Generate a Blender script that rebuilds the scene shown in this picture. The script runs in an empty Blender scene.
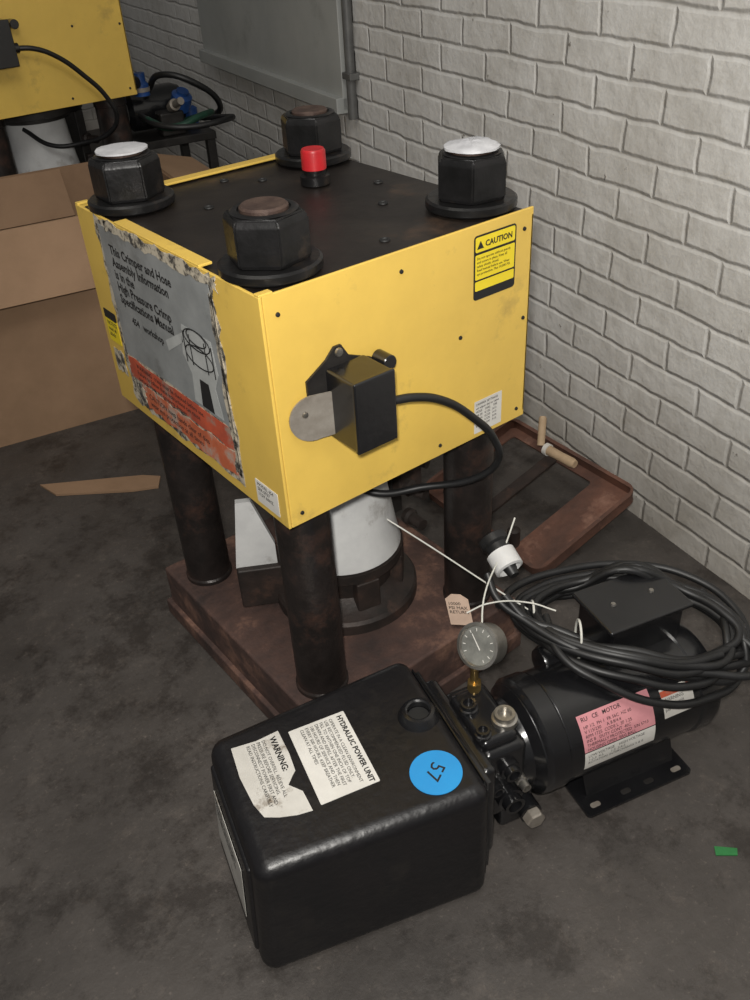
import bpy, bmesh, math, random
from mathutils import Vector, Matrix
random.seed(4)
S=bpy.context.scene
try:
    S.view_settings.view_transform='Standard'
except Exception: pass
PI=math.pi
# ------------------------------------------------------------ materials
def pmat(name,c1,c2=None,scale=8,rough=0.5,metal=0.0,bump=0.0,bscale=60,coat=0.0,contrast=(0.35,0.65),c3=None,s3=2.0,spec=None,p3=(0.56,0.70)):
    m=bpy.data.materials.new(name); m.use_nodes=True
    nt=m.node_tree; b=nt.nodes['Principled BSDF']
    b.inputs['Roughness'].default_value=rough; b.inputs['Metallic'].default_value=metal
    if coat: b.inputs['Coat Weight'].default_value=coat; b.inputs['Coat Roughness'].default_value=0.15
    if spec is not None: b.inputs['Specular IOR Level'].default_value=spec
    if c2 is None: c2=tuple(x*0.8 for x in c1)
    tc=nt.nodes.new('ShaderNodeTexCoord')
    n=nt.nodes.new('ShaderNodeTexNoise'); n.inputs['Scale'].default_value=scale; n.inputs['Detail'].default_value=8; n.inputs['Roughness'].default_value=0.65
    nt.links.new(tc.outputs['Object'],n.inputs['Vector'])
    r=nt.nodes.new('ShaderNodeValToRGB'); r.color_ramp.elements[0].position=contrast[0]; r.color_ramp.elements[1].position=contrast[1]
    r.color_ramp.elements[0].color=(*c2,1); r.color_ramp.elements[1].color=(*c1,1)
    nt.links.new(n.outputs['Fac'],r.inputs['Fac'])
    out=r.outputs['Color']
    if c3 is not None:
        n3=nt.nodes.new('ShaderNodeTexNoise'); n3.inputs['Scale'].default_value=s3; n3.inputs['Detail'].default_value=10; n3.inputs['Roughness'].default_value=0.7
        nt.links.new(tc.outputs['Object'],n3.inputs['Vector'])
        r3=nt.nodes.new('ShaderNodeValToRGB'); r3.color_ramp.elements[0].position=p3[0]; r3.color_ramp.elements[1].position=p3[1]
        r3.color_ramp.elements[0].color=(0,0,0,1); r3.color_ramp.elements[1].color=(1,1,1,1)
        nt.links.new(n3.outputs['Fac'],r3.inputs['Fac'])
        mx=nt.nodes.new('ShaderNodeMix'); mx.data_type='RGBA'
        nt.links.new(r3.outputs['Color'],mx.inputs['Factor']); nt.links.new(out,mx.inputs['A']); mx.inputs['B'].default_value=(*c3,1)
        out=mx.outputs['Result']
    nt.links.new(out,b.inputs['Base Color'])
    if bump:
        nb=nt.nodes.new('ShaderNodeTexNoise'); nb.inputs['Scale'].default_value=bscale; nb.inputs['Detail'].default_value=6
        nt.links.new(tc.outputs['Object'],nb.inputs['Vector'])
        bp=nt.nodes.new('ShaderNodeBump'); bp.inputs['Strength'].default_value=bump; bp.inputs['Distance'].default_value=0.004
        nt.links.new(nb.outputs['Fac'],bp.inputs['Height']); nt.links.new(bp.outputs['Normal'],b.inputs['Normal'])
    return m
M={}
M['yellow']=pmat('yellow_paint',(0.74,0.50,0.10),(0.63,0.42,0.085),3.5,0.40,bump=0.05,bscale=30,c3=(0.36,0.24,0.07),s3=8,p3=(0.58,0.80))
M['yellow2']=pmat('yellow_sticker',(0.85,0.66,0.03),(0.75,0.58,0.02),5,0.5)
M['blackplate']=pmat('black_steel_plate',(0.030,0.024,0.020),(0.014,0.011,0.010),9,0.45,0.3,0.15,40,c3=(0.085,0.052,0.034),s3=5)
M['nut']=pmat('blackened_nut',(0.022,0.021,0.022),(0.012,0.012,0.012),20,0.34,0.5,0.25,60,c3=(0.06,0.045,0.035),s3=14)
M['stud']=pmat('stud_end',(0.10,0.065,0.05),(0.05,0.03,0.025),40,0.6,0.4,0.4,90)
M['column']=pmat('dirty_column',(0.034,0.027,0.025),(0.017,0.014,0.013),14,0.38,0.35,0.45,50,c3=(0.10,0.048,0.033),s3=7,p3=(0.53,0.74))
M['rust']=pmat('rusty_base',(0.115,0.062,0.048),(0.040,0.026,0.023),9,0.78,0.1,1.0,35,c3=(0.21,0.115,0.080),s3=9,p3=(0.54,0.68))
M['rust2']=pmat('rusty_frame',(0.16,0.074,0.050),(0.065,0.036,0.028),7,0.65,0.15,0.8,35,c3=(0.26,0.14,0.10),s3=9)
M['black']=pmat('black_enamel',(0.011,0.011,0.012),(0.007,0.007,0.008),12,0.25,0.0,0.10,80,coat=0.4)
M['tank']=pmat('black_tank',(0.010,0.009,0.010),(0.007,0.007,0.008),12,0.36,0.0,0.35,55,c3=(0.018,0.016,0.015),s3=9)
M['rubber']=pmat('black_rubber',(0.014,0.014,0.015),(0.009,0.009,0.009),30,0.45)
M['steel']=pmat('plated_steel',(0.50,0.48,0.44),(0.30,0.28,0.25),25,0.32,0.9)
M['dullsteel']=pmat('worn_steel',(0.34,0.31,0.27),(0.22,0.19,0.16),25,0.5,0.4)
M['brass']=pmat('brass',(0.55,0.38,0.14),(0.3,0.2,0.08),25,0.3,0.9)
M['white']=pmat('white_paint',(0.74,0.74,0.73),(0.56,0.56,0.56),6,0.5,0,0.1,30,c3=(0.33,0.31,0.29),s3=9)
M['paper']=pmat('white_paper',(0.68,0.66,0.62),(0.56,0.54,0.50),9,0.7)
M['disc']=pmat('white_disc_label',(0.60,0.60,0.62),(0.40,0.40,0.42),14,0.55,bump=0.5,bscale=35)
M['torn']=pmat('torn_label',(0.60,0.58,0.54),(0.48,0.46,0.42),9,0.7,c3=(0.16,0.12,0.08),s3=22)
M['greylabel']=pmat('grey_label',(0.29,0.30,0.30),(0.21,0.22,0.22),12,0.45,c3=(0.15,0.15,0.145),s3=9)
M['lightgrey']=pmat('light_grey_print',(0.46,0.47,0.46),(0.34,0.35,0.34),12,0.5)
M['redlabel']=pmat('red_label',(0.56,0.10,0.045),(0.36,0.07,0.04),16,0.5,c3=(0.33,0.24,0.19),s3=18,p3=(0.54,0.64))
M['orangelabel']=pmat('orange_label',(0.62,0.16,0.07),(0.44,0.11,0.05),16,0.5,c3=(0.42,0.34,0.28),s3=16,p3=(0.50,0.62))
M['tornedge']=pmat('peeled_edge',(0.50,0.44,0.34),(0.05,0.045,0.04),60,0.8,contrast=(0.42,0.55))
M['ink']=pmat('black_ink',(0.012,0.012,0.012),(0.01,0.01,0.01),5,0.6)
M['blue']=pmat('blue_tag',(0.02,0.30,0.66),(0.02,0.25,0.58),5,0.5)
M['bluepaint']=pmat('blue_paint',(0.02,0.08,0.30),(0.01,0.04,0.14),15,0.4)
M['pink']=pmat('pink_label',(0.64,0.28,0.30),(0.54,0.22,0.25),20,0.6)
M['redcap']=pmat('red_plastic',(0.55,0.02,0.025),(0.40,0.015,0.02),20,0.4)
M['card']=pmat('cardboard',(0.32,0.20,0.12),(0.25,0.155,0.09),4,0.85,0,0.1,30)
M['cardin']=pmat('cardboard_inside',(0.28,0.175,0.105),(0.22,0.135,0.08),4,0.9)
M['tag']=pmat('paper_tag',(0.60,0.44,0.34),(0.50,0.36,0.28),20,0.8)
M['nylon']=pmat('white_nylon',(0.66,0.65,0.60),(0.5,0.5,0.46),20,0.4)
M['galv']=pmat('grey_sheet_metal',(0.42,0.43,0.415),(0.35,0.36,0.35),3,0.5,0.1,0.05,20,c3=(0.30,0.305,0.295),s3=4)
M['pipegrey']=pmat('dark_grey_pipe',(0.16,0.16,0.155),(0.10,0.10,0.10),12,0.5,0.3)
M['wood']=pmat('pale_wood',(0.50,0.37,0.24),(0.36,0.25,0.15),12,0.7)
M['palletwood']=pmat('pallet_wood',(0.22,0.15,0.09),(0.12,0.08,0.05),8,0.8)
M['green']=pmat('green_tape',(0.03,0.22,0.06),(0.02,0.15,0.04),20,0.5)
M['greenhose']=pmat('green_hose',(0.012,0.06,0.035),(0.008,0.03,0.02),20,0.45)
M['glass']=pmat('gauge_face',(0.22,0.22,0.20),(0.12,0.12,0.11),25,0.12,coat=0.8)  # dark reflection in the gauge glass is painted into the dial grey
M['darkmetal']=pmat('dark_metal',(0.04,0.037,0.035),(0.02,0.018,0.017),18,0.45,0.4,0.3,50)
M['darkrust']=pmat('dark_rusty_steel',(0.05,0.035,0.030),(0.024,0.020,0.018),14,0.55,0.3,0.5,40,c3=(0.11,0.062,0.045),s3=9)

# ------------------------------------------------------------ helpers
def empty(name,loc=(0,0,0),rz=0,sc=1.0):
    e=bpy.data.objects.new(name,None); S.collection.objects.link(e)
    e.location=loc; e.rotation_euler=(0,0,rz); e.scale=(sc,)*3; e.empty_display_size=0.05
    return e
def add(name,me,mat,par=None,loc=(0,0,0),rot=(0,0,0),smooth=False):
    o=bpy.data.objects.new(name,me); S.collection.objects.link(o)
    if mat is not None:
        for mm in (mat if isinstance(mat,list) else [mat]): me.materials.append(mm)
    o.location=loc; o.rotation_euler=rot
    if par is not None: o.parent=par
    if smooth:
        for p in me.polygons: p.use_smooth=True
        try:
            mod=o.modifiers.new('ws','WEIGHTED_NORMAL'); mod.keep_sharp=True
        except Exception: pass
    return o
def bm_obj(name,bm,mat,par=None,loc=(0,0,0),rot=(0,0,0),smooth=False,angle=35):
    if smooth:
        bm.edges.ensure_lookup_table()
        for e in bm.edges:
            if len(e.link_faces)==2 and e.calc_face_angle(0)>math.radians(angle): e.smooth=False
    me=bpy.data.meshes.new(name); bm.normal_update(); bm.to_mesh(me); bm.free()
    return add(name,me,mat,par,loc,rot,smooth)
def box(name,c,s,mat,par=None,bev=0.0,seg=3,rot=(0,0,0)):
    bm=bmesh.new(); bmesh.ops.create_cube(bm,size=1)
    for v in bm.verts: v.co=Vector((v.co.x*s[0],v.co.y*s[1],v.co.z*s[2]))
    if bev: bmesh.ops.bevel(bm,geom=bm.edges[:],offset=bev,segments=seg,affect='EDGES',profile=0.5)
    return bm_obj(name,bm,mat,par,c,rot,smooth=bool(bev),angle=50)
def lathe(name,prof,mat,par=None,loc=(0,0,0),rot=(0,0,0),seg=48,smooth=True,angle=35):
    bm=bmesh.new(); rings=[]
    for r,z in prof:
        if r<1e-6: rings.append([bm.verts.new((0,0,z))])
        else: rings.append([bm.verts.new((r*math.cos(2*PI*i/seg),r*math.sin(2*PI*i/seg),z)) for i in range(seg)])
    for a,b in zip(rings,rings[1:]):
        for i in range(seg):
            j=(i+1)%seg
            if len(a)==1 and len(b)==1: continue
            if len(a)==1: bm.faces.new((a[0],b[j],b[i]))
            elif len(b)==1: bm.faces.new((a[i],a[j],b[0]))
            else: bm.faces.new((a[i],a[j],b[j],b[i]))
    bmesh.ops.recalc_face_normals(bm,faces=bm.faces[:])
    return bm_obj(name,bm,mat,par,loc,rot,smooth,angle)
def cyl(name,r,h,mat,par=None,loc=(0,0,0),rot=(0,0,0),seg=40,bev=0.0):
    b=bev if bev else min(r,h)*0.08
    return lathe(name,[(0,0),(r-b,0),(r,b),(r,h-b),(r-b,h),(0,h)],mat,par,loc,rot,seg)
def hexnut(name,r,h,mat,par,loc,rz=0):
    bm=bmesh.new(); 
    def ring(rr,z): return [bm.verts.new((rr*math.cos(PI/3*i),rr*math.sin(PI/3*i),z)) for i in range(6)]
    rs=[ring(r*0.93,0),ring(r,h*0.07),ring(r,h*0.86),ring(r*0.90,h)]
    bm.faces.new(rs[0][::-1]); bm.faces.new(rs[-1])
    for a,b in zip(rs,rs[1:]):
        for i in range(6): bm.faces.new((a[i],a[(i+1)%6],b[(i+1)%6],b[i]))
    bmesh.ops.bevel(bm,geom=bm.edges[:],offset=r*0.04,segments=2,affect='EDGES')
    return bm_obj(name,bm,mat,par,loc,(0,0,rz),True,40)
def tomesh(o):
    dg=bpy.context.evaluated_depsgraph_get(); dg.update()
    me=bpy.data.meshes.new_from_object(o.evaluated_get(dg)); bpy.data.objects.remove(o)
    me.materials.clear()
    for p in me.polygons: p.material_index=0
    return me
def tube(name,pts,r,mat,par=None,cyclic=False,res=8,smooth=True):
    cu=bpy.data.curves.new('tmp','CURVE'); cu.dimensions='3D'; cu.bevel_depth=r; cu.bevel_resolution=3; cu.use_fill_caps=True
    cu.resolution_u=res
    sp=cu.splines.new('BEZIER'); sp.bezier_points.add(len(pts)-1)
    for bp,p in zip(sp.bezier_points,pts): bp.co=p; bp.handle_left_type=bp.handle_right_type='AUTO'
    sp.use_cyclic_u=cyclic
    o=bpy.data.objects.new('tmp',cu); S.collection.objects.link(o)
    return add(name,tomesh(o),mat,par,smooth=True)
def text(name,body,size,mat,par,mtx,align='LEFT',line=1.0,bold=0.0):
    cu=bpy.data.curves.new('tmp','FONT'); cu.body=body; cu.size=size; cu.align_x=align; cu.align_y='TOP'; cu.space_line=line; cu.offset=bold; cu.extrude=0.0001
    cu.resolution_u=2
    o=bpy.data.objects.new('tmp',cu); S.collection.objects.link(o)
    me=tomesh(o)
    me.transform(mtx)
    return add(name,me,mat,par)
def frame(o,x,y):
    x=Vector(x).normalized(); y=Vector(y).normalized(); z=x.cross(y)
    return Matrix(((x.x,y.x,z.x,o[0]),(x.y,y.y,z.y,o[1]),(x.z,y.z,z.z,o[2]),(0,0,0,1)))
def poly(name,pts,mat,par,mtx,th=0.0006):
    bm=bmesh.new(); a=[bm.verts.new((p[0],p[1],0)) for p in pts]; b=[bm.verts.new((p[0],p[1],th)) for p in pts]
    bm.faces.new(a[::-1]); bm.faces.new(b); n=len(pts)
    for i in range(n): bm.faces.new((a[i],a[(i+1)%n],b[(i+1)%n],b[i]))
    bmesh.ops.recalc_face_normals(bm,faces=bm.faces[:])
    bm.transform(mtx)
    return bm_obj(name,bm,mat,par)
def crumpled(name,r,mat,par,loc,amp=0.002,lump=0.0):
    bm=bmesh.new(); seg=22; prev=None; c=bm.verts.new((0,0,0.001+lump))
    for k in range(1,6):
        rr=r*k/5
        cur=[bm.verts.new((rr*(1+random.uniform(-.035,.035))*math.cos(2*PI*i/seg),rr*(1+random.uniform(-.035,.035))*math.sin(2*PI*i/seg),0.001+lump*(1-k/5)+random.uniform(0,amp)*(1 if k<5 else 0.3))) for i in range(seg)]
        for i in range(seg):
            j=(i+1)%seg
            if prev is None: bm.faces.new((c,cur[i],cur[j]))
            else: bm.faces.new((prev[i],cur[i],cur[j],prev[j]))
        prev=cur
    bot=[bm.verts.new((v.co.x,v.co.y,-0.0015)) for v in prev]
    for i in range(seg): bm.faces.new((prev[i],bot[i],bot[(i+1)%seg],prev[(i+1)%seg]))
    bm.faces.new(bot[::-1])
    bmesh.ops.recalc_face_normals(bm,faces=bm.faces[:])
    return bm_obj(name,bm,mat,par,loc,smooth=True,angle=70)
def rrect(x0,y0,x1,y1,r,n=5):
    P=[]
    for cx,cy,a0 in ((x1-r,y1-r,0),(x0+r,y1-r,90),(x0+r,y0+r,180),(x1-r,y0+r,270)):
        for i in range(n+1):
            a=math.radians(a0+90*i/n); P.append((cx+r*math.cos(a),cy+r*math.sin(a)))
    return P
def ragged(x0,y0,x1,y1,j,n=14):
    P=[]
    cs=[(x0,y0),(x1,y0),(x1,y1),(x0,y1)]
    for k in range(4):
        a,b=cs[k],cs[(k+1)%4]
        for i in range(n):
            t=i/n; P.append((a[0]+(b[0]-a[0])*t+random.uniform(-j,j),a[1]+(b[1]-a[1])*t+random.uniform(-j,j)))
    return P

# ------------------------------------------------------------ room
def floor_mat():
    m=bpy.data.materials.new('concrete_floor'); m.use_nodes=True; nt=m.node_tree; b=nt.nodes['Principled BSDF']
    tc=nt.nodes.new('ShaderNodeTexCoord')
    def noise(s,d=8,r=0.6):
        n=nt.nodes.new('ShaderNodeTexNoise'); n.inputs['Scale'].default_value=s; n.inputs['Detail'].default_value=d; n.inputs['Roughness'].default_value=r
        nt.links.new(tc.outputs['Object'],n.inputs['Vector']); return n
    def ramp(n,p0,p1,c0,c1):
        r=nt.nodes.new('ShaderNodeValToRGB'); r.color_ramp.elements[0].position=p0; r.color_ramp.elements[1].position=p1
        r.color_ramp.elements[0].color=(*c0,1); r.color_ramp.elements[1].color=(*c1,1); nt.links.new(n.outputs['Fac'],r.inputs['Fac']); return r
    def mix(f,a,bb,mode='MIX'):
        x=nt.nodes.new('ShaderNodeMix'); x.data_type='RGBA'; x.blend_type=mode
        if isinstance(f,float): x.inputs['Factor'].default_value=f
        else: nt.links.new(f,x.inputs['Factor'])
        nt.links.new(a,x.inputs['A']); nt.links.new(bb,x.inputs['B']); return x.outputs['Result']
    a=ramp(noise(1.8,12,0.72),0.36,0.66,(0.043,0.037,0.033),(0.088,0.077,0.070))
    st=ramp(noise(6,12,0.8),0.50,0.60,(1,1,1),(0.50,0.47,0.45))
    dust=ramp(noise(13,12,0.85),0.54,0.68,(1,1,1),(1.6,1.56,1.5))
    scr=ramp(noise(3.1,14,0.85),0.60,0.66,(1,1,1),(0.42,0.40,0.39))
    sp=ramp(noise(130,3,0.6),0.62,0.74,(1,1,1),(2.0,1.95,1.9))
    o=mix(1.0,a.outputs['Color'],st.outputs['Color'],'MULTIPLY'); o=mix(1.0,o,dust.outputs['Color'],'MULTIPLY'); o=mix(1.0,o,scr.outputs['Color'],'MULTIPLY'); o=mix(0.7,o,sp.outputs['Color'],'MULTIPLY')
    nt.links.new(o,b.inputs['Base Color'])
    rr=ramp(noise(5,8),0.4,0.7,(0.62,)*3,(0.42,)*3); nt.links.new(rr.outputs['Color'],b.inputs['Roughness'])
    bp=nt.nodes.new('ShaderNodeBump'); bp.inputs['Strength'].default_value=0.5; bp.inputs['Distance'].default_value=0.004
    nt.links.new(noise(45,8,0.7).outputs['Fac'],bp.inputs['Height']); nt.links.new(bp.outputs['Normal'],b.inputs['Normal'])
    return m
def brick_mat():
    m=bpy.data.materials.new('painted_brick'); m.use_nodes=True; nt=m.node_tree; b=nt.nodes['Principled BSDF']
    tc=nt.nodes.new('ShaderNodeTexCoord'); sx=nt.nodes.new('ShaderNodeSeparateXYZ'); cx=nt.nodes.new('ShaderNodeCombineXYZ')
    nt.links.new(tc.outputs['Object'],sx.inputs[0]); nt.links.new(sx.outputs['Y'],cx.inputs['X']); nt.links.new(sx.outputs['Z'],cx.inputs['Y'])
    nw=nt.nodes.new('ShaderNodeTexNoise'); nw.inputs['Scale'].default_value=10; nw.inputs['Detail'].default_value=5; nt.links.new(cx.outputs[0],nw.inputs['Vector'])
    vm=nt.nodes.new('ShaderNodeVectorMath'); vm.operation='MULTIPLY_ADD'; vm.inputs[1].default_value=(0.020,0.017,0); nt.links.new(nw.outputs['Color'],vm.inputs[0]); nt.links.new(cx.outputs[0],vm.inputs[2])
    br=nt.nodes.new('ShaderNodeTexBrick'); br.inputs['Scale'].default_value=1.0
    br.inputs['Brick Width'].default_value=0.215; br.inputs['Row Height'].default_value=0.072; br.inputs['Mortar Size'].default_value=0.009; br.inputs['Mortar Smooth'].default_value=1.0
    br.inputs['Color1'].default_value=(0.71,0.70,0.68,1); br.inputs['Color2'].default_value=(0.67,0.66,0.64,1); br.inputs['Mortar'].default_value=(0.64,0.63,0.61,1)
    nt.links.new(vm.outputs[0],br.inputs['Vector'])
    def noise(s,d=8,r=0.6):
        n=nt.nodes.new('ShaderNodeTexNoise'); n.inputs['Scale'].default_value=s; n.inputs['Detail'].default_value=d; n.inputs['Roughness'].default_value=r
        nt.links.new(tc.outputs['Object'],n.inputs['Vector']); return n.outputs['Fac']
    def ramp(f,p0,p1,c0,c1):
        r=nt.nodes.new('ShaderNodeValToRGB'); r.color_ramp.elements[0].position=p0; r.color_ramp.elements[1].position=p1
        r.color_ramp.elements[0].color=(*c0,1); r.color_ramp.elements[1].color=(*c1,1); nt.links.new(f,r.inputs['Fac']); return r.outputs['Color']
    def mul(a,c):
        mx=nt.nodes.new('ShaderNodeMix'); mx.data_type='RGBA'; mx.blend_type='MULTIPLY'; mx.inputs['Factor'].default_value=1
        nt.links.new(a,mx.inputs['A']); nt.links.new(c,mx.inputs['B']); return mx.outputs['Result']
    o=mul(br.outputs['Color'],ramp(noise(2.2,12,0.80),0.36,0.58,(0.76,0.745,0.72),(1,1,1)))
    o=mul(o,ramp(noise(14,10,0.75),0.34,0.50,(0.88,0.87,0.85),(1,1,1)))
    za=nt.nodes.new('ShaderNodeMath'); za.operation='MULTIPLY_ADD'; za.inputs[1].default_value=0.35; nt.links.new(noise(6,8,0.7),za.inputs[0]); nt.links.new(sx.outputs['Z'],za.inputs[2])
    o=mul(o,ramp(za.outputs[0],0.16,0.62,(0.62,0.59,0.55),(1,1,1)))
    m2=nt.nodes.new('ShaderNodeMix'); m2.data_type='RGBA'; m2.inputs['B'].default_value=(0.20,0.18,0.16,1)
    nt.links.new(ramp(noise(26,7),0.685,0.72,(0,0,0),(1,1,1)),m2.inputs['Factor']); nt.links.new(o,m2.inputs['A'])
    nt.links.new(m2.outputs['Result'],b.inputs['Base Color']); b.inputs['Roughness'].default_value=0.5
    ns=nt.nodes.new('ShaderNodeMath'); ns.operation='MULTIPLY'; ns.inputs[1].default_value=0.8; nt.links.new(noise(26,8,0.6),ns.inputs[0])
    ma=nt.nodes.new('ShaderNodeMath'); ma.operation='MULTIPLY_ADD'; ma.inputs[1].default_value=-0.75; nt.links.new(br.outputs['Fac'],ma.inputs[0]); nt.links.new(ns.outputs[0],ma.inputs[2])
    bp=nt.nodes.new('ShaderNodeBump'); bp.inputs['Strength'].default_value=0.75; bp.inputs['Distance'].default_value=0.0075
    nt.links.new(ma.outputs[0],bp.inputs['Height']); nt.links.new(bp.outputs['Normal'],b.inputs['Normal'])
    return m
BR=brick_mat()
box('floor',(0.5,2.0,-0.05),(7,9,0.1),floor_mat())
WR=-math.atan(0.19)
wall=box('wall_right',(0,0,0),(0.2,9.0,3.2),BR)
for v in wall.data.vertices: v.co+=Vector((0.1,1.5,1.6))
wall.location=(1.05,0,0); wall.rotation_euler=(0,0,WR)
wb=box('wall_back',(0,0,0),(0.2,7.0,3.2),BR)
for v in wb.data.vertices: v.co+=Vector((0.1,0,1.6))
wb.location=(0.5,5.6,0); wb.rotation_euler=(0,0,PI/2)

pn=empty('sheet_metal_panel',(1.05,0,0),WR)
box('sheet',(-0.022,2.36,1.45),(0.02,1.44,1.42),M['galv'],pn,0.003)
box('bottom_flange',(-0.034,2.36,0.755),(0.045,1.44,0.05),M['galv'],pn,0.003)
pp=empty('conduit_pipe',(1.05,0,0),WR)
lathe('pipe',[(0,0.72),(0.016,0.72),(0.016,3.0),(0,3.0)],M['pipegrey'],pp,(-0.018,1.60,0),seg=24)
for k,z in enumerate((0.85,1.6,2.4)):
    box('strap_%d'%k,(-0.018,1.60,z),(0.035,0.060,0.02),M['pipegrey'],pp,0.003)

# ------------------------------------------------------------ press
W,D,Z2,Z1,ZB=0.5,0.586,0.944,0.574,0.135
def press(loc,sc,detail):
    P=empty('hydraulic_press',loc,0,sc)
    box('base_plate',(W/2,D/2,ZB/2),(W+0.01,D+0.01,ZB),M['rust'],P,0.006)
    box('base_weld_ledge',(W/2,D/2,0.02),(W+0.03,D+0.03,0.04),M['rust'],P,0.004)
    cols=[(0.065,0.078),(0.065,0.508),(0.440,0.078),(0.440,0.508)]
    for i,(x,y) in enumerate(cols):
        lathe('column_%d'%(i+1),[(0,ZB),(0.050,ZB),(0.050,ZB+0.008),(0.047,ZB+0.012),(0.047,Z1-0.03),(0.050,Z1-0.028),(0.050,Z1),(0,Z1)],M['column'],P,(x,y,0))
    box('housing_core',(W/2,D/2,(Z1+Z2)/2-0.002),(W-0.012,D-0.012,Z2-Z1-0.006),M['blackplate'],P,0.004)
    t=0.005
    box('cover_right_face',(W/2,t/2,(Z1+Z2)/2),(W,t,Z2-Z1),M['yellow'],P,0.0015)
    box('cover_back_face',(W/2,D-t/2,(Z1+Z2)/2),(W,t,Z2-Z1),M['yellow'],P,0.0015)
    box('cover_far_face',(W-t/2,D/2,(Z1+Z2)/2),(t,D,Z2-Z1-0.02),M['yellow'],P,0.0015)
    box('cover_left_face',(-0.003,D/2,(Z1+Z2)/2),(t,D,Z2-Z1),M['yellow'],P,0.0015)
    for k,(y0,y1) in enumerate(((0.0,0.012),(0.155,0.432),(0.575,D))):
        box('top_lip_%d'%(k+1),(0.006,(y0+y1)/2,Z2+0.001),(0.022,y1-y0,0.004),M['yellow'],P,0.001)
    box('top_lip_back',(0.27,D-0.012,Z2+0.001),(0.34,0.024,0.004),M['yellow'],P,0.001)
    for i,(x,y) in enumerate(cols):
        lathe('washer_%d'%(i+1),[(0,0),(0.069,0),(0.072,0.003),(0.072,0.013),(0.068,0.016),(0,0.016)],M['nut'],P,(x,y,Z2-0.001))
        hexnut('hex_nut_%d'%(i+1),0.059,0.066,M['nut'],P,(x,y,Z2+0.014),0.25+0.3*i)
        lathe('stud_%d'%(i+1),[(0,0),(0.033,0),(0.033,0.006),(0.030,0.009),(0.012,0.008),(0,0.0075)],M['stud'],P,(x,y,Z2+0.079))
        lathe('stud_ring_%d'%(i+1),[(0.042,0),(0.046,0.002),(0.042,0.004),(0.036,0.0035)],M['nut'],P,(x,y,Z2+0.079))
    crumpled('disc_label_1',0.042,M['disc'],P,(cols[1][0],cols[1][1],Z2+0.0885),0.0015)
    crumpled('disc_label_2',0.043,M['disc'],P,(cols[2][0],cols[2][1],Z2+0.0885),0.004,0.006)
    lathe('plug_body',[(0,0),(0.026,0),(0.026,0.014),(0.019,0.016),(0.019,0.03),(0,0.03)],M['nut'],P,(0.350,0.375,Z2-0.002))
    lathe('red_cap',[(0.020,0),(0.0215,0.001),(0.0215,0.030),(0.019,0.034),(0,0.034)],M['redcap'],P,(0.350,0.375,Z2+0.022))
    for i,(x,y) in enumerate(((0.25,0.06),(0.16,0.20),(0.15,0.40),(0.36,0.20),(0.43,0.30),(0.25,0.52),(0.40,0.44),(0.30,0.47))):
        lathe('top_hole_%d'%(i+1),[(0,0.0005),(0.005,0.0005),(0.006,0.002),(0.0080,0.002),(0.0085,0)],M['ink'],P,(x,y,Z2-0.004),seg=16)
    for i,(x,z) in enumerate(((0.02,Z1+0.02),(0.02,Z2-0.03),(0.02,Z1+0.18),(0.48,Z1+0.02),(0.48,Z2-0.03),(0.30,Z1+0.02),(0.345,Z1+0.20),(0.23,Z2-0.03),(0.486,Z1+0.19))):
        lathe('rivet_%d'%(i+1),[(0,0.003),(0.003,0.002),(0.0035,0)],M['ink'],P,(x,0,z),(PI/2,0,0),seg=12)
    cx,cy=0.262,0.262
    lathe('ram_cylinder',[(0,Z1),(0.15,Z1),(0.15,Z1-0.04),(0.105,Z1-0.05),(0.105,Z1-0.06),(0,Z1-0.06)],M['darkmetal'],P,(cx,cy,0),seg=64)
    lathe('white_pusher_cone',[(0,0.52),(0.088,0.52),(0.092,0.47),(0.098,0.40),(0.112,0.31),(0.120,0.268),(0.116,0.264),(0.09,0.264),(0,0.266)],M['white'],P,(cx,cy,0),seg=64)
    lathe('die_ring',[(0.095,0.266),(0.124,0.264),(0.124,0.243),(0.105,0.238),(0.100,0.19),(0.120,0.172),(0.145,0.165),(0.150,0.158),(0.150,ZB),(0,ZB)],M['darkrust'],P,(cx,cy,0),seg=64)
    for k in range(6):
        a=k*PI/3+0.3
        box('die_jaw_%d'%k,(cx+0.108*math.cos(a),cy+0.108*math.sin(a),0.205),(0.03,0.05,0.07),M['darkrust'],P,0.004,rot=(0,0,a))
    GF=frame((0.070,0.375,0.235),(0.85,-0.5,0),(0,0,1))
    poly('white_gusset',[(0,0),(0.085,0),(0.085,0.05),(0.05,0.16),(0.02,0.16)],M['white'],P,GF,0.014)
    box('gusset_block',(0.115,0.352,0.186),(0.10,0.06,0.10),M['darkrust'],P,0.005,rot=(0,0,-0.53))
    box('side_guide',(0.40,0.33,0.42),(0.03,0.16,0.30),M['darkmetal'],P,0.004)
    box('side_bracket',(0.42,0.25,0.36),(0.06,0.05,0.05),M['darkrust'],P,0.004)
    box('side_rod',(0.36,0.42,0.33),(0.03,0.03,0.39),M['darkmetal'],P,0.004)
    for k in range(3):
        lathe('valve_fitting_%d'%k,[(0,0),(0.016,0),(0.018,0.012),(0.012,0.016),(0.012,0.05),(0,0.05)],M['darkrust'],P,(0.385,0.20,0.30+0.07*k),(PI/2,0,0.2*k),seg=16)
    mt=frame((0.105,-0.001,0.76),(1,0,0),(0,0,1))
    poly('switch_mount_plate',[(-0.055,-0.05),(0.06,-0.05),(0.06,0.045),(0.02,0.062),(0.008,0.082),(-0.004,0.082),(-0.02,0.066),(-0.055,0.045)],M['darkmetal'],P,mt,0.004)
    box('switch_box',(0.114,-0.041,0.762),(0.070,0.066,0.110),M['black'],P,0.004)
    box('switch_box_lid',(0.114,-0.074,0.762),(0.072,0.008,0.112),M['black'],P,0.0025)
    mt=frame((0.054,-0.012,0.752),(1,-0.25,0),(0,0,1))
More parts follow.
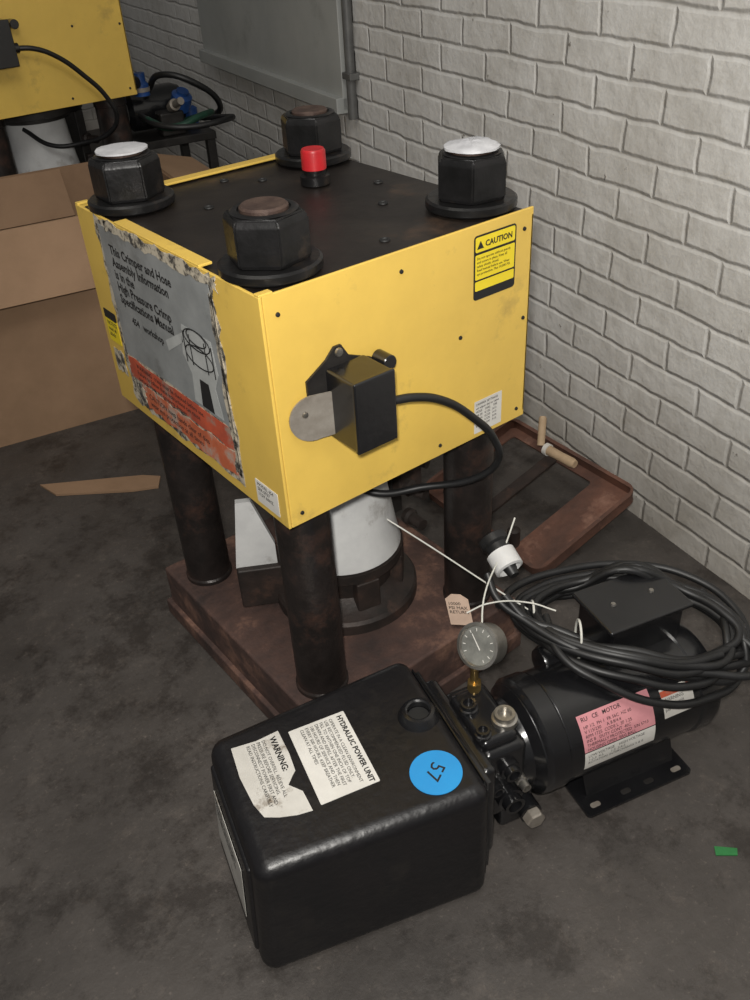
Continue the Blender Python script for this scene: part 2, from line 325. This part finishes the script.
    poly('switch_guard',[(0.038,-0.034),(0.038,0.034)]+[(-0.004+0.036*math.cos(a),0.036*math.sin(a)) for a in [math.radians(d) for d in range(80,285,12)]],M['dullsteel'],P,mt,0.003)
    lathe('guard_screw',[(0,0.004),(0.004,0.003),(0.005,0)],M['steel'],P,(0.037,-0.012,0.762),(PI/2,0,0),seg=12)
    lathe('mount_screw',[(0,0.004),(0.006,0.003),(0.007,0)],M['steel'],P,(0.107,-0.006,0.833),(PI/2,0,0),seg=12)
    cyl('cable_gland',0.013,0.022,M['black'],P,(0.148,-0.038,0.745),(0,PI/2,0),seg=16)
    cyl('pilot_knob',0.012,0.03,M['black'],P,(0.178,-0.002,0.80),(PI/2,0,0),seg=16)
    tube('switch_cable',[(0.16,-0.038,0.745),(0.205,-0.048,0.740),(0.26,-0.05,0.715),(0.33,-0.046,0.655),(0.385,-0.040,0.59),(0.408,-0.030,0.53),(0.39,0.005,0.485),(0.33,0.08,0.455),(0.25,0.13,0.455),(0.20,0.2,0.50)],0.0068,M['rubber'],P)
    if not detail: return P
    X=-0.0057
    def L(y,z,dx=0): return frame((X-dx,y,z),(0,-1,0),(0,0,1))
    F=L(0.5,0.6)
    poly('poster_backing',ragged(-0.012,-0.006,0.378,0.340,0.006,20),M['tornedge'],P,F,0.0004)
    F=L(0.5,0.6,0.0004)
    poly('poster_grey',ragged(0.0,0.095,0.366,0.33,0.002),M['greylabel'],P,F,0.0006)
    poly('poster_red',ragged(0.0,0.052,0.366,0.092,0.003),M['redlabel'],P,F,0.0006)
    poly('poster_orange',ragged(0.04,0.0,0.366,0.048,0.005,18),M['orangelabel'],P,F,0.0006)
    T=L(0.5,0.6,0.0012)
    text('poster_text_1',"This Crimper and Hose\nAssembly Information\nis in the\nHigh Pressure Crimp\nSpecifications Manual",0.0225,M['ink'],P,T@Matrix.Translation((0.030,0.305,0)),line=0.95,bold=0.0006)
    text('poster_text_2',"454   workshop",0.018,M['ink'],P,T@Matrix.Translation((0.06,0.185,0)),bold=0.0005)
    text('poster_text_3',"WARNING  crimp must be checked before use.\nFailure to follow these instructions can cause\nserious injury and property damage.",0.0125,M['ink'],P,T@Matrix.Translation((0.03,0.086,0)))
    text('poster_text_4',"CAUTION keep hands clear of dies\nwear eye protection at all times",0.015,M['ink'],P,T@Matrix.Translation((0.06,0.038,0)))
    poly('drawing_body',[(0.255,0.100),(0.345,0.100),(0.335,0.150),(0.352,0.18),(0.345,0.232),(0.255,0.232),(0.242,0.18),(0.262,0.150)],M['lightgrey'],P,T,0.0003)
    poly('drawing_arm',[(0.19,0.165),(0.25,0.20),(0.25,0.216),(0.185,0.182)],M['lightgrey'],P,T,0.0003)
    poly('drawing_shadow',[(0.280,0.100),(0.318,0.100),(0.314,0.150),(0.286,0.150)],M['ink'],P,T@Matrix.Translation((0,0,0.0004)),0.0002)
    for q,(rr,zz) in enumerate(((0.040,0.218),(0.030,0.222),(0.043,0.190))):
        tube('drawing_ring_%d'%q,[tuple((T@Vector((0.299+rr*math.cos(a*PI/10),zz+0.4*rr*math.sin(a*PI/10),0.0006)))) for a in range(20)],0.0011,M['ink'],P,True)
    for k,dx in enumerate((0.256,0.275,0.322,0.343)):
        tube('drawing_line_%d'%k,[tuple(T@Vector((dx,0.222,0.0006))),tuple(T@Vector((dx,0.17,0.0006)))],0.001,M['ink'],P)
    F=L(0.575,0.6,0)
    poly('side_sticker_yellow',rrect(0.006,0.10,0.055,0.16,0.003),M['yellow2'],P,F,0.0006)
    poly('side_sticker_black',rrect(0.006,0.145,0.055,0.162,0.002),M['ink'],P,F,0.0009)
    text('side_sticker_text',"NOTICE\nread all\nlabels",0.011,M['ink'],P,F@Matrix.Translation((0.012,0.142,0.0008)))
    poly('side_sticker_dark',ragged(0.008,0.04,0.05,0.085,0.003,6),M['tornedge'],P,F,0.0006)
    poly('serial_plate',rrect(0.045,-0.015,0.108,0.028,0.002),M['paper'],P,L(0.13,0.6),0.0006)
    text('serial_text',"MODEL 454\nSER 0937\n115V 60HZ",0.009,M['ink'],P,L(0.13,0.6,0.0007)@Matrix.Translation((0.05,0.025,0)))
    poly('peeled_patch',ragged(0.0,0.208,0.36,0.226,0.005,20),M['tornedge'],P,L(0.47,0.716,0.0006),0.0008)
    poly('peeled_strip',ragged(0.0,0.0,0.014,0.30,0.004,16),M['tornedge'],P,L(0.139,0.61,0.0006),0.0008)
    poly('peeled_corner',ragged(0.0,0.0,0.055,0.035,0.008,6),M['tornedge'],P,L(0.51,0.60,0.0006),0.0008)
    def Rf(x,z,d=0): return frame((x,-0.0002-d,z),(1,0,0),(0,0,1))
    A=Rf(0.372,0.826)
    poly('caution_border',rrect(0,0,0.090,0.102,0.006),M['ink'],P,A,0.0004)
    poly('caution_yellow_a',rrect(0.003,0.033,0.087,0.072,0.002),M['yellow2'],P,A,0.0008)
    poly('caution_yellow_b',rrect(0.003,0.015,0.087,0.030,0.002),M['yellow2'],P,A,0.0008)
    poly('caution_head',rrect(0.003,0.076,0.087,0.099,0.003),M['yellow2'],P,A,0.0008)
    poly('caution_triangle',[(0.006,0.081),(0.020,0.081),(0.013,0.093)],M['ink'],P,A,0.0012)
    text('caution_title',"CAUTION",0.0128,M['ink'],P,A@Matrix.Translation((0.023,0.0925,0.001)),bold=0.0004)
    text('caution_text',"Do not operate without guards\nand covers in place. Keep all\nsafety shields closed.\nRead manual before use. Wear\neye protection. Max 10,000 PSI.",0.0056,M['ink'],P,A@Matrix.Translation((0.006,0.069,0.001)),line=1.1)
    B=Rf(0.378,0.583)
    poly('spec_label',rrect(0,0,0.064,0.062,0.001),M['paper'],P,B,0.0006)
    text('spec_text',"CRIMPER SETTINGS\nset adjust dial to value\nHOSE    DIAL    DIE\n1/4-20   0.125   A12\n3/8-16   0.250   A13\n1/2-14   0.375   A14\n3/4-12   0.500   A15",0.0060,M['ink'],P,B@Matrix.Translation((0.003,0.058,0.0007)),line=1.15)
    return P
press((0,0,0),1.0,True)
press((0.31,2.30,0.09),1.2,False)
PL=empty('wooden_pallet',(0.31,2.30,0))
for k in range(6): box('deck_board_%d'%k,(0.29,-0.0+0.14*k,0.080),(0.60,0.10,0.018),M['palletwood'],PL,0.002)
for k in range(3): box('stringer_%d'%k,(0.02+0.27*k,0.35,0.0355),(0.05,0.80,0.071),M['palletwood'],PL,0.002)

# ------------------------------------------------------------ hydraulic power unit
U=empty('hydraulic_power_unit',(-0.235,-0.135,0),math.radians(-15))
bm=bmesh.new(); bmesh.ops.create_cube(bm,size=1)
for v in bm.verts:
    e=v.co.x>0; 
    x=0.350 if e else -0.010
    w=0.153 if e else 0.130
    top=v.co.z>0
    z=(0.272 if e else 0.264) if top else 0.002
    y=w if v.co.y>0 else -w-0.006
    if not top: y*=0.985
    if not top and not e: x=-0.028
    v.co=Vector((x,y,z))
bmesh.ops.bevel(bm,geom=bm.edges[:],offset=0.024,segments=6,affect='EDGES',profile=0.5)
bm_obj('oil_tank',bm,M['tank'],U,smooth=True,angle=60)
box('tank_end_panel',(-0.018,0,0.133),(0.012,0.205,0.205),M['tank'],U,0.005,rot=(0,0.070,0))
bm=bmesh.new(); bmesh.ops.create_cube(bm,size=1)
for v in bm.verts: v.co=Vector((v.co.x*0.024+0.352,v.co.y*0.275,v.co.z*0.24+0.137))
bmesh.ops.bevel(bm,geom=bm.edges[:],offset=0.011,segments=3,affect='EDGES')
bm_obj('tank_flange',bm,M['black'],U,smooth=True,angle=60)
def TopF(x,y,d=0): return frame((x,y,0.2648+0.0222*x+d),(0,-1,0),(1,0,0.0222))
A=TopF(0.112,0.082)
poly('unit_label',rrect(0,0,0.150,0.095,0.002),M['paper'],U,A,0.0008)
text('unit_label_title',"HYDRAULIC POWER UNIT",0.0118,M['ink'],U,A@Matrix.Translation((0.006,0.090,0.001)),bold=0.0004)
text('unit_label_text',"OPERATE IN A CLEAN ENVIRONMENT\nUSE RECOMMENDED FLUID ONLY.\nFILL TO WITHIN ONE INCH OF TOP\nDRAIN AND REFILL AFTER THE FIRST\n100 HOURS OF SERVICE AND THEN\nEVERY 500 HOURS. KEEP BREATHER\nCLEAN AT ALL TIMES",0.0078,M['ink'],U,A@Matrix.Translation((0.006,0.073,0.001)),line=1.05)
A=TopF(0.020,0.092)
pts=[(0.0,0.0),(0.06,-0.003),(0.115,0.002),(0.142,0.010),(0.152,0.030),(0.160,0.055),(0.163,0.078),(0.125,0.076),(0.105,0.060),(0.092,0.071),(0.085,0.078),(0.05,0.080),(0.0,0.078),(0.004,0.04)]
poly('warning_label',pts,M['torn'],U,A,0.0008)
text('warning_title',"WARNING:",0.014,M['ink'],U,A@Matrix.Translation((0.008,0.072,0.001)),bold=0.0004)
text('warning_text',"DO NOT OVERFILL. RELIEVE ALL\nPRESSURE BEFORE SERVICING.\nDISCONNECT POWER FIRST AND\nREAD INSTRUCTIONS CAREFULLY",0.008,M['ink'],U,A@Matrix.Translation((0.008,0.054,0.001)),line=1.05)
A=frame((-0.0295,0.085,0.075),(0,-1,0),(0.070,0,1))
poly('end_label',rrect(0,0,0.155,0.12,0.002),M['torn'],U,A,0.0008)
text('end_label_text',"NOTICE\nOil level must be checked\nwith ram retracted fully.\nUse AW-32 hydraulic oil",0.011,M['ink'],U,A@Matrix.Translation((0.006,0.112,0.001)))
c=(0.288,-0.092)
A=TopF(c[0],c[1])
poly('blue_tag',[(0.040*math.cos(a*PI/20),0.040*math.sin(a*PI/20)) for a in range(40)],M['blue'],U,A,0.0012)
text('blue_tag_number',"57",0.033,M['ink'],U,A@Matrix.Rotation(math.radians(-50),4,'Z')@Matrix.Translation((0,0.014,0.0013)),align='CENTER')
lathe('filler_port',[(0.018,-0.004),(0.018,0.014),(0.021,0.016),(0.026,0.015),(0.030,0.009),(0.034,0.0)],M['black'],U,(0.312,0.018,0.270))
lathe('filler_plug',[(0,0.003),(0.017,0.003),(0.018,0.0)],M['ink'],U,(0.312,0.018,0.270))
box('adapter_plate',(0.374,0,0.135),(0.026,0.215,0.215),M['black'],U,0.010)
box('valve_block',(0.422,0.0,0.150),(0.080,0.155,0.165),M['black'],U,0.014)
box('valve_block_upper',(0.418,-0.005,0.225),(0.068,0.12,0.05),M['black'],U,0.012)
lathe('pump_bell',[(0,0),(0.062,0),(0.072,0.008),(0.080,0.03),(0.098,0.042),(0.100,0.05),(0,0.05)],M['black'],U,(0.448,0,0.140),(0,PI/2,0))
for i,(x,y,z,r,h,rt,mt) in enumerate(((0.440,-0.035,0.248,0.017,0.02,(0,0,0),'steel'),(0.400,0.012,0.246,0.013,0.018,(0,0,0),'black'),(0.395,-0.045,0.246,0.011,0.016,(0,0,0),'black'),(0.425,-0.075,0.19,0.014,0.022,(PI/2,0,0),'black'),(0.425,-0.075,0.12,0.018,0.03,(PI/2,0,0),'black'),(0.400,-0.075,0.155,0.010,0.018,(PI/2,0,0),'black'),(0.445,-0.075,0.155,0.008,0.03,(PI/2,0,0),'steel'))):
    lathe('port_boss_%d'%i,[(0,0),(r*1.25,0),(r*1.25,h*0.5),(r,h*0.55),(r,h),(r*0.7,h),(r*0.65,h*0.5),(0,h*0.5)],M[mt],U,(x,y,z),rt,seg=24)
hexnut('port_plug',0.018,0.018,M['dullsteel'],U,(0.462,-0.098,0.070)).rotation_euler=(PI/2,0,0)
lathe('port_plug_stem',[(0,0),(0.02,0),(0.02,0.042),(0,0.042)],M['black'],U,(0.462,-0.056,0.070),(PI/2,0,0),seg=24)
box('lower_block',(0.45,-0.03,0.065),(0.065,0.085,0.09),M['black'],U,0.01)
for i,(y,z) in enumerate(((-0.06,0.215),(0.06,0.215),(-0.065,0.08),(0.065,0.08))):
    hexnut('flange_bolt_%d'%i,0.010,0.010,M['dullsteel'],U,(0.386,y,z)).rotation_euler=(0,PI/2,0)
lathe('gauge_stem',[(0,0),(0.010,0),(0.010,0.02),(0.007,0.022),(0.007,0.065),(0,0.065)],M['brass'],U,(0.428,0.044,0.240),seg=16)
hexnut('gauge_stem_nut',0.013,0.016,M['brass'],U,(0.428,0.044,0.255))
gdir=Vector((-0.80,-0.34,0.50)).normalized()
qq=gdir.to_track_quat('Z','Y')
q=qq.to_euler()
gl=Vector((0.448,0.058,0.333))
lathe('gauge_case',[(0,-0.030),(0.030,-0.030),(0.035,-0.024),(0.035,0.006),(0.039,0.008),(0.039,0.014),(0.034,0.015),(0.032,0.011)],M['steel'],U,gl,q)
lathe('gauge_face',[(0,0.0105),(0.033,0.0105)],M['glass'],U,gl,q)
gm=Matrix.Translation(gl)@qq.to_matrix().to_4x4()
poly('gauge_needle',[(-0.001,-0.008),(0.001,-0.008),(0.0006,0.022),(-0.0006,0.022)],M['paper'],U,gm@Matrix.Rotation(0.9,4,'Z')@Matrix.Translation((0,0,0.0112)),0.0004)
for k in range(11):
    a=math.radians(225-27*k)
    poly('gauge_tick_%d'%k,[(0.024,-0.0006),(0.029,-0.0006),(0.029,0.0006),(0.024,0.0006)],M['paper'],U,gm@Matrix.Rotation(a,4,'Z')@Matrix.Translation((0,0,0.0109)),0.0003)
R0=0.100; zc=0.145; MX=0.487
lathe('motor_shell',[(0,0),(0.085,0),(0.097,0.006),(0.103,0.014),(0.103,0.045),(0.099,0.049),(R0,0.052),(R0,0.312),(0.103,0.316),(0.103,0.345),(0.098,0.357),(0.080,0.368),(0.055,0.374),(0.03,0.377),(0,0.377)],M['black'],U,(MX,0,zc),(0,PI/2,0),seg=64)
for k in range(4):
    a=math.radians(45+90*k)
    lathe('through_bolt_%d'%k,[(0,0),(0.006,0),(0.006,0.012),(0,0.014)],M['dullsteel'],U,(MX+0.35,0.080*math.cos(a),zc+0.080*math.sin(a)),(0,PI/2,0),seg=12)
poly('foot_plate',rrect(0.575,-0.112,0.800,0.112,0.008),M['black'],U,Matrix.Translation((0,0,0.001)),0.006)
for s in (-1,1):
    box('foot_riser_%d'%(1 if s>0 else 2),(0.690,s*0.062,0.036),(0.19,0.006,0.066),M['black'],U,0.002,rot=(s*0.35,0,0))
    for x in (0.60,0.665,0.715,0.775):
        poly('foot_slot_%d_%d'%(s,int(x*1000)),rrect(x-0.010,s*0.095-0.005,x+0.010,s*0.095+0.005,0.0045),M['darkmetal'] if x in (0.665,0.715) else M['dullsteel'],U,Matrix.Translation((0,0,0.0072)),0.0004)
def wrap(name,x0,x1,a0,a1,mat,r=R0+0.0006):
    bm=bmesh.new(); n=14; prev=None
    for i in range(n+1):
        a=math.radians(a0+(a1-a0)*i/n)
        p=[bm.verts.new((x,-r*math.cos(a),zc+r*math.sin(a))) for x in (x0,x1)]
        if prev: bm.faces.new((prev[0],prev[1],p[1],p[0]))
        prev=p
    return bm_obj(name,bm,mat,U,smooth=True)
NX=0.560
wrap('nameplate_pink',NX,NX+0.142,15,52,M['pink'])
wrap('nameplate_white',NX,NX+0.142,-7,14,M['paper'])
wrap('side_label_white',0.722,0.786,16,46,M['paper'])
wrap('side_label_red',0.722,0.786,38,44,M['redlabel'],R0+0.001)
def wtext(name,body,size,x0,a0,bold=0):
    cu=bpy.data.curves.new('tmp','FONT'); cu.body=body; cu.size=size; cu.align_y='TOP'; cu.offset=bold; cu.resolution_u=2
    o=bpy.data.objects.new('tmp',cu); S.collection.objects.link(o); me=tomesh(o)
    for v in me.vertices:
        a=math.radians(a0)+v.co.y/R0; r=R0+0.0014
        v.co=Vector((x0+v.co.x,-r*math.cos(a),zc+r*math.sin(a)))
    add(name,me,M['ink'],U)
wtext('nameplate_title',"RU   CE   MOTOR",0.0100,NX+0.006,50,0.0001)
wtext('nameplate_text',"HP 1/2  PH 1  FR 56C  HZ 60\nV 115/230     A 8.8/4.4\nRPM 1725  CODE L  SF 1.25\nINS B   DUTY CONT  40C\nTHERMALLY PROTECTED  S/N 5713\nHOUSING OPEN  BRG BALL",0.0078,NX+0.006,42)
wtext('nameplate_diagram',"LOW VOLTAGE    HIGH VOLTAGE\n1-2-3  4-5       1-2  3-4-5\nROTATION: INTERCHANGE 5 & 8",0.0074,NX+0.006,12)
wtext('side_label_text',"WARNING\nground unit\nper code",0.0085,0.725,37)
JB=(0.745,0.052,0.303)
box('junction_box_body',(JB[0],JB[1],JB[2]-0.028),(0.150,0.100,0.076),M['black'],U,0.006)
box('junction_box_lid',(JB[0],JB[1],JB[2]+0.014),(0.172,0.118,0.010),M['black'],U,0.004)
for i,(dx,dy) in enumerate(((-0.04,-0.0),(0.04,0.0))):
    lathe('lid_screw_%d'%i,[(0,0.003),(0.004,0.003),(0.005,0)],M['steel'],U,(JB[0]+dx,JB[1]+dy,JB[2]+0.019),seg=14)
lathe('start_capacitor',[(0,0),(0.026,0.002),(0.03,0.01),(0.03,0.10),(0.026,0.108),(0,0.11)],M['black'],U,(0.575,0.075,0.215),(0,PI/2,0),seg=32)

# coiled cable, part of the unit
cen=Vector((0.733,0.036)); ang=math.radians(-36)
pts=[]
N=11
for k in range(N):
    ra=0.198+random.uniform(-0.034,0.014); rb=0.112+random.uniform(-0.026,0.022); oz=random.uniform(-0.012,0.040)
    jx=random.uniform(-.010,.010); jy=random.uniform(-.010,.010)
    for i in range(12):
        a=2*PI*i/12
        x=ra*math.cos(a)+random.uniform(-.006,.006)+jx; y=rb*math.sin(a)+random.uniform(-.007,.007)+jy
        X=cen.x+x*math.cos(ang)-y*math.sin(ang); Y=cen.y+x*math.sin(ang)+y*math.cos(ang)
        z=0.275-0.55*max(0,-Y-0.05)-0.15*max(0,Y-0.12)+oz-0.25*max(0,X-0.86)
        base=zc+math.sqrt(max(0.0,0.114**2-Y*Y)) if X<0.87 and abs(Y)<0.114 else 0.12
        if abs(X-JB[0])<0.086 and abs(Y-JB[1])<0.062: base=0.333
        pts.append((X,Y,max(z,base+0.001)))
tube('power_cable_coil',pts,0.0072,M['rubber'],U,res=6)
tube('power_cable_tail',[pts[0],(0.88,-0.13,0.26),(0.78,-0.10,0.262),(0.68,-0.045,0.275),(0.60,0.02,0.295),(0.555,0.10,0.31),(0.53,0.15,0.33),(0.53,0.185,0.36)],0.0072,M['rubber'],U)
tube('power_cable_loop',[(0.54,0.14,0.34),(0.56,0.10,0.31),(0.60,0.06,0.30),(0.66,-0.01,0.285),(0.74,-0.065,0.27),(0.82,-0.09,0.26),(0.90,-0.07,0.26),(0.93,0.0,0.27),(0.90,0.09,0.285),(0.82,0.16,0.29),(0.70,0.20,0.29),(0.60,0.20,0.29),(0.54,0.16,0.30)],0.0072,M['rubber'],U)
tube('power_cable_droop',[(0.60,0.10,0.30),(0.58,0.02,0.285),(0.62,-0.045,0.262),(0.70,-0.098,0.225),(0.79,-0.112,0.205),(0.87,-0.10,0.21),(0.91,-0.04,0.24),(0.90,0.05,0.28)],0.0072,M['rubber'],U)
for k,(x,y,z) in enumerate(((0.590,0.125,0.275),(0.625,0.035,0.290))):
    ring=[(x+0.034*math.cos(a)*0.35,y+0.042*math.cos(a)*0.6,z+0.036*math.sin(a)) for a in [i*PI/6 for i in range(12)]]
    tube('cable_tie_ring_%d'%k,ring,0.0022,M['nylon'],U,True)
lathe('power_plug',[(0,0),(0.020,0),(0.027,0.004),(0.027,0.018),(0.022,0.022),(0.022,0.050),(0.014,0.060),(0.009,0.085),(0,0.085)],M['rubber'],U,(0.565,0.235,0.395),(2.0,0.35,0.2),seg=28)
lathe('plug_collar',[(0.021,0.0),(0.0265,0.002),(0.0265,0.036),(0.021,0.038)],M['white'],U,(0.566,0.205,0.380),(2.0,0.35,0.2),seg=28)
TG=frame((0.445,0.160,0.295),(0.80,-0.6,0.1),(-0.1,0.2,0.97))
poly('paper_tag',[(0,0),(0.040,0.0),(0.040,0.055),(0.028,0.065),(0.012,0.065),(0,0.055)],M['tag'],U,TG,0.0008)
text('tag_text',"10000\nPSI MAX\nRETURN",0.009,M['ink'],U,TG@Matrix.Translation((0.003,0.05,0.0012)))
tube('cable_tie_tail_1',[(0.590,0.130,0.29),(0.53,0.19,0.335),(0.46,0.26,0.39),(0.40,0.32,0.435)],0.0015,M['nylon'],U)
tube('cable_tie_tail_2',[(0.455,0.07,0.335),(0.50,0.14,0.36),(0.575,0.20,0.40),(0.61,0.23,0.425)],0.0016,M['nylon'],U)
tube('cable_tie_tail_3',[(0.465,0.14,0.33),(0.50,0.13,0.345),(0.57,0.11,0.335),(0.61,0.085,0.32)],0.0015,M['nylon'],U)

# ------------------------------------------------------------ cardboard box
C=empty('cardboard_box',(0.67,1.50,0),math.radians(-10.2))
bw,bd,bh=1.45,0.60,0.635; t=0.007
box('front_panel',(-bw/2,t/2,bh/2),(bw,t,bh),M['card'],C)
box('back_panel',(-bw/2,bd-t/2,bh/2),(bw,t,bh),M['cardin'],C)
box('right_panel',(-t/2,bd/2,bh/2),(t,bd-2*t,bh),M['card'],C)
box('left_panel',(-bw+t/2,bd/2,bh/2),(t,bd-2*t,bh),M['card'],C)
box('bottom_panel',(-bw/2,bd/2,t/2),(bw-2*t,bd-2*t,t),M['cardin'],C)
a=math.radians(62)
box('front_flap',(-bw/2-0.10,-0.10*math.cos(a)-0.004,bh-0.10*math.sin(a)),(bw-0.25,0.20,t),M['card'],C,rot=(a,0,0))
box('right_flap',(0.09,bd/2,bh-0.02),(0.19,bd-0.03,t),M['card'],C,rot=(0,0.25,0))
box('back_flap',(-bw/2-0.1,bd-0.06,bh-0.07),(bw-0.35,0.16,t),M['cardin'],C,rot=(math.radians(55),0,0))
poly('cardboard_scrap',[(-0.045,1.33),(0.20,1.17),(0.235,1.13),(0.205,1.085),(0.14,1.12),(-0.03,1.25)],M['card'],None,Matrix.Translation((0,0,0.001)),0.006)
poly('green_tape_scrap',[(0.398,-0.575),(0.425,-0.598),(0.436,-0.590),(0.410,-0.563)],M['green'],None,Matrix.Translation((0,0,0.0005)),0.002)

# ------------------------------------------------------------ rusty frame against the wall
T=empty('rusty_steel_frame',(0.70,0.10,0.0),math.radians(-4))
tw,td=0.33,0.45
TM=Matrix.Translation((0,0,0.004))@Matrix.Rotation(-0.30,4,'Y')
def ringframe(name,ox0,oy0,ox1,oy1,r,wl,wn,wh,wf,z0,z1,mat):
    o=rrect(ox0,oy0,ox1,oy1,r,6); i=rrect(ox0+wl,oy0+wn,ox1-wh,oy1-wf,r*0.4,6)
    bm=bmesh.new(); n=len(o)
    vs=[[bm.verts.new((p[0],p[1],z)) for p in q] for q,z in ((o,z0),(i,z0),(o,z1),(i,z1))]
    for k in range(n):
        j=(k+1)%n
        bm.faces.new((vs[0][k],vs[1][k],vs[1][j],vs[0][j])); bm.faces.new((vs[2][k],vs[2][j],vs[3][j],vs[3][k]))
        bm.faces.new((vs[0][k],vs[0][j],vs[2][j],vs[2][k])); bm.faces.new((vs[1][k],vs[3][k],vs[3][j],vs[1][j]))
    bmesh.ops.recalc_face_normals(bm,faces=bm.faces[:]); bm.transform(TM)
    return bm_obj(name,bm,mat,T)
ringframe('angle_wall',0,0,tw,td,0.03,0.006,0.006,0.006,0.006,0.0,0.030,M['rust2'])
ringframe('lower_flange',0.002,0.002,tw-0.002,td-0.002,0.03,0.03,0.12,0.03,0.03,0.0,0.005,M['rust2'])
ringframe('top_edge',-0.003,-0.003,tw+0.003,td+0.003,0.032,0.010,0.010,0.010,0.010,0.030,0.034,M['rust2'])
poly('cross_strap',rrect(0.004,0.25,tw-0.004,0.285,0.003),M['darkrust'],T,TM,0.007)
lathe('frame_pin',[(0,0),(0.016,0),(0.016,0.05),(0.010,0.055),(0,0.056)],M['darkrust'],T,(0.03,0.13,0.012),(0,0,0),seg=20)
Hn=empty('wooden_handle',(0.955,0.33,0.155),math.radians(-30))
lathe('grip',[(0,0),(0.010,0),(0.013,0.01),(0.012,0.05),(0.013,0.09),(0.010,0.10),(0,0.10)],M['wood'],Hn,(0,0,0),(PI/2,0,0.5),seg=24)
lathe('ferrule',[(0,0),(0.016,0),(0.016,0.012),(0,0.012)],M['paper'],Hn,(0.0,0.0,0),(PI/2,0,0.5),seg=24)
lathe('cross_grip',[(0,0),(0.010,0),(0.010,0.07),(0.007,0.075),(0,0.075)],M['wood'],Hn,(-0.01,0.01,0.005),(-0.5,0.2,0),seg=24)

# ------------------------------------------------------------ background pump on cart
K=empty('pump_cart',(1.145,2.66,0),math.radians(-10))
box('cart_top',(0,0,0.56),(0.32,0.44,0.03),M['darkmetal'],K,0.003)
for i,(x,y) in enumerate(((-.14,-.19),(.14,-.19),(-.14,.19),(.14,.19))): box('cart_leg_%d'%i,(x,y,0.28),(0.035,0.035,0.56),M['darkmetal'],K,0.003)
box('cart_shelf',(0,0,0.15),(0.30,0.42,0.02),M['darkmetal'],K,0.003)
lathe('motor_body',[(0,0),(0.06,0),(0.08,0.02),(0.08,0.20),(0.07,0.23),(0,0.235)],M['black'],K,(-0.14,-0.02,0.66),(0,PI/2,0))
box('valve_body',(0.0,-0.16,0.62),(0.10,0.07,0.09),M['darkmetal'],K,0.01)
lathe('blue_cap_1',[(0,0),(0.034,0),(0.04,0.008),(0.04,0.06),(0.024,0.068),(0.024,0.08),(0,0.08)],M['bluepaint'],K,(0.05,-0.14,0.66),(0.5,0,0.4))
lathe('blue_cap_3',[(0,0),(0.03,0),(0.03,0.04),(0.022,0.05),(0.022,0.08),(0,0.08)],M['bluepaint'],K,(-0.09,-0.15,0.73))
lathe('silver_ring',[(0.02,0),(0.033,0.0),(0.033,0.015),(0.02,0.015)],M['dullsteel'],K,(-0.09,-0.15,0.745))
lathe('blue_cap_2',[(0,0),(0.028,0),(0.028,0.06),(0.018,0.068),(0,0.07)],M['bluepaint'],K,(0.12,-0.05,0.58))
lathe('steel_fitting',[(0,0),(0.016,0),(0.016,0.03),(0.022,0.032),(0.022,0.05),(0.014,0.052),(0.014,0.11),(0,0.11)],M['dullsteel'],K,(0.0,-0.19,0.68),(1.2,0.4,0),seg=20)
tube('hose_1',[(-0.1,-0.15,0.76),(-0.13,-0.22,0.80),(-0.19,-0.26,0.78),(-0.22,-0.2,0.85)],0.014,M['rubber'],K)
tube('hose_2',[(0.05,-0.18,0.62),(0.12,-0.30,0.66),(0.05,-0.42,0.68),(-0.08,-0.44,0.66),(-0.14,-0.34,0.68),(-0.08,-0.24,0.64)],0.013,M['greenhose'],K)
tube('hose_3',[(0.09,-0.14,0.62),(0.18,-0.26,0.63),(0.14,-0.45,0.66),(-0.02,-0.48,0.66),(-0.12,-0.42,0.67),(-0.15,-0.3,0.69)],0.011,M['rubber'],K)
tube('hose_4',[(-0.05,-0.1,0.74),(-0.02,-0.2,0.80),(0.10,-0.26,0.76),(0.2,-0.2,0.66),(0.19,-0.1,0.6)],0.012,M['rubber'],K)

# ------------------------------------------------------------ lights
w=bpy.data.worlds.new('world'); S.world=w; w.use_nodes=True
w.node_tree.nodes['Background'].inputs[0].default_value=(0.95,0.95,0.95,1); w.node_tree.nodes['Background'].inputs[1].default_value=0.13
def area(name,loc,tgt,size,en,col=(1,1,1)):
    l=bpy.data.lights.new(name,'AREA'); l.size=size; l.energy=en; l.color=col
    o=bpy.data.objects.new(name,l); S.collection.objects.link(o); o.location=loc
    o.rotation_euler=(Vector(tgt)-Vector(loc)).to_track_quat('-Z','Y').to_euler(); return o
area('camera_flash',(-0.56,-0.94,1.45),(0.6,0.5,0.6),0.05,23,(1,0.97,0.91))
area('shop_light',(-0.6,0.6,3.4),(0.3,0.5,0),1.4,15,(1.0,0.95,0.86))
area('wall_fill_light',(-0.3,-0.9,3.0),(1.1,0.4,1.3),0.9,22,(1.0,0.975,0.93))  # unseen fill lamp, added to brighten the upper part of the right wall

# ------------------------------------------------------------ camera
ca=bpy.data.cameras.new('camera'); co=bpy.data.objects.new('camera',ca); S.collection.objects.link(co)
ca.sensor_fit='VERTICAL'; ca.sensor_height=24; ca.lens=24*878.27/1000; ca.clip_start=0.02
yaw,pit,rol=0.9353,0.6160,-0.0638
fw=Vector((math.cos(yaw)*math.cos(pit),math.sin(yaw)*math.cos(pit),-math.sin(pit)))
r0=Vector((math.sin(yaw),-math.cos(yaw),0)); u0=r0.cross(fw)
r=math.cos(rol)*r0+math.sin(rol)*u0; u=-math.sin(rol)*r0+math.cos(rol)*u0
co.matrix_world=Matrix(((r.x,u.x,-fw.x,-0.5305),(r.y,u.y,-fw.y,-0.9338),(r.z,u.z,-fw.z,1.3720),(0,0,0,1)))
S.camera=co
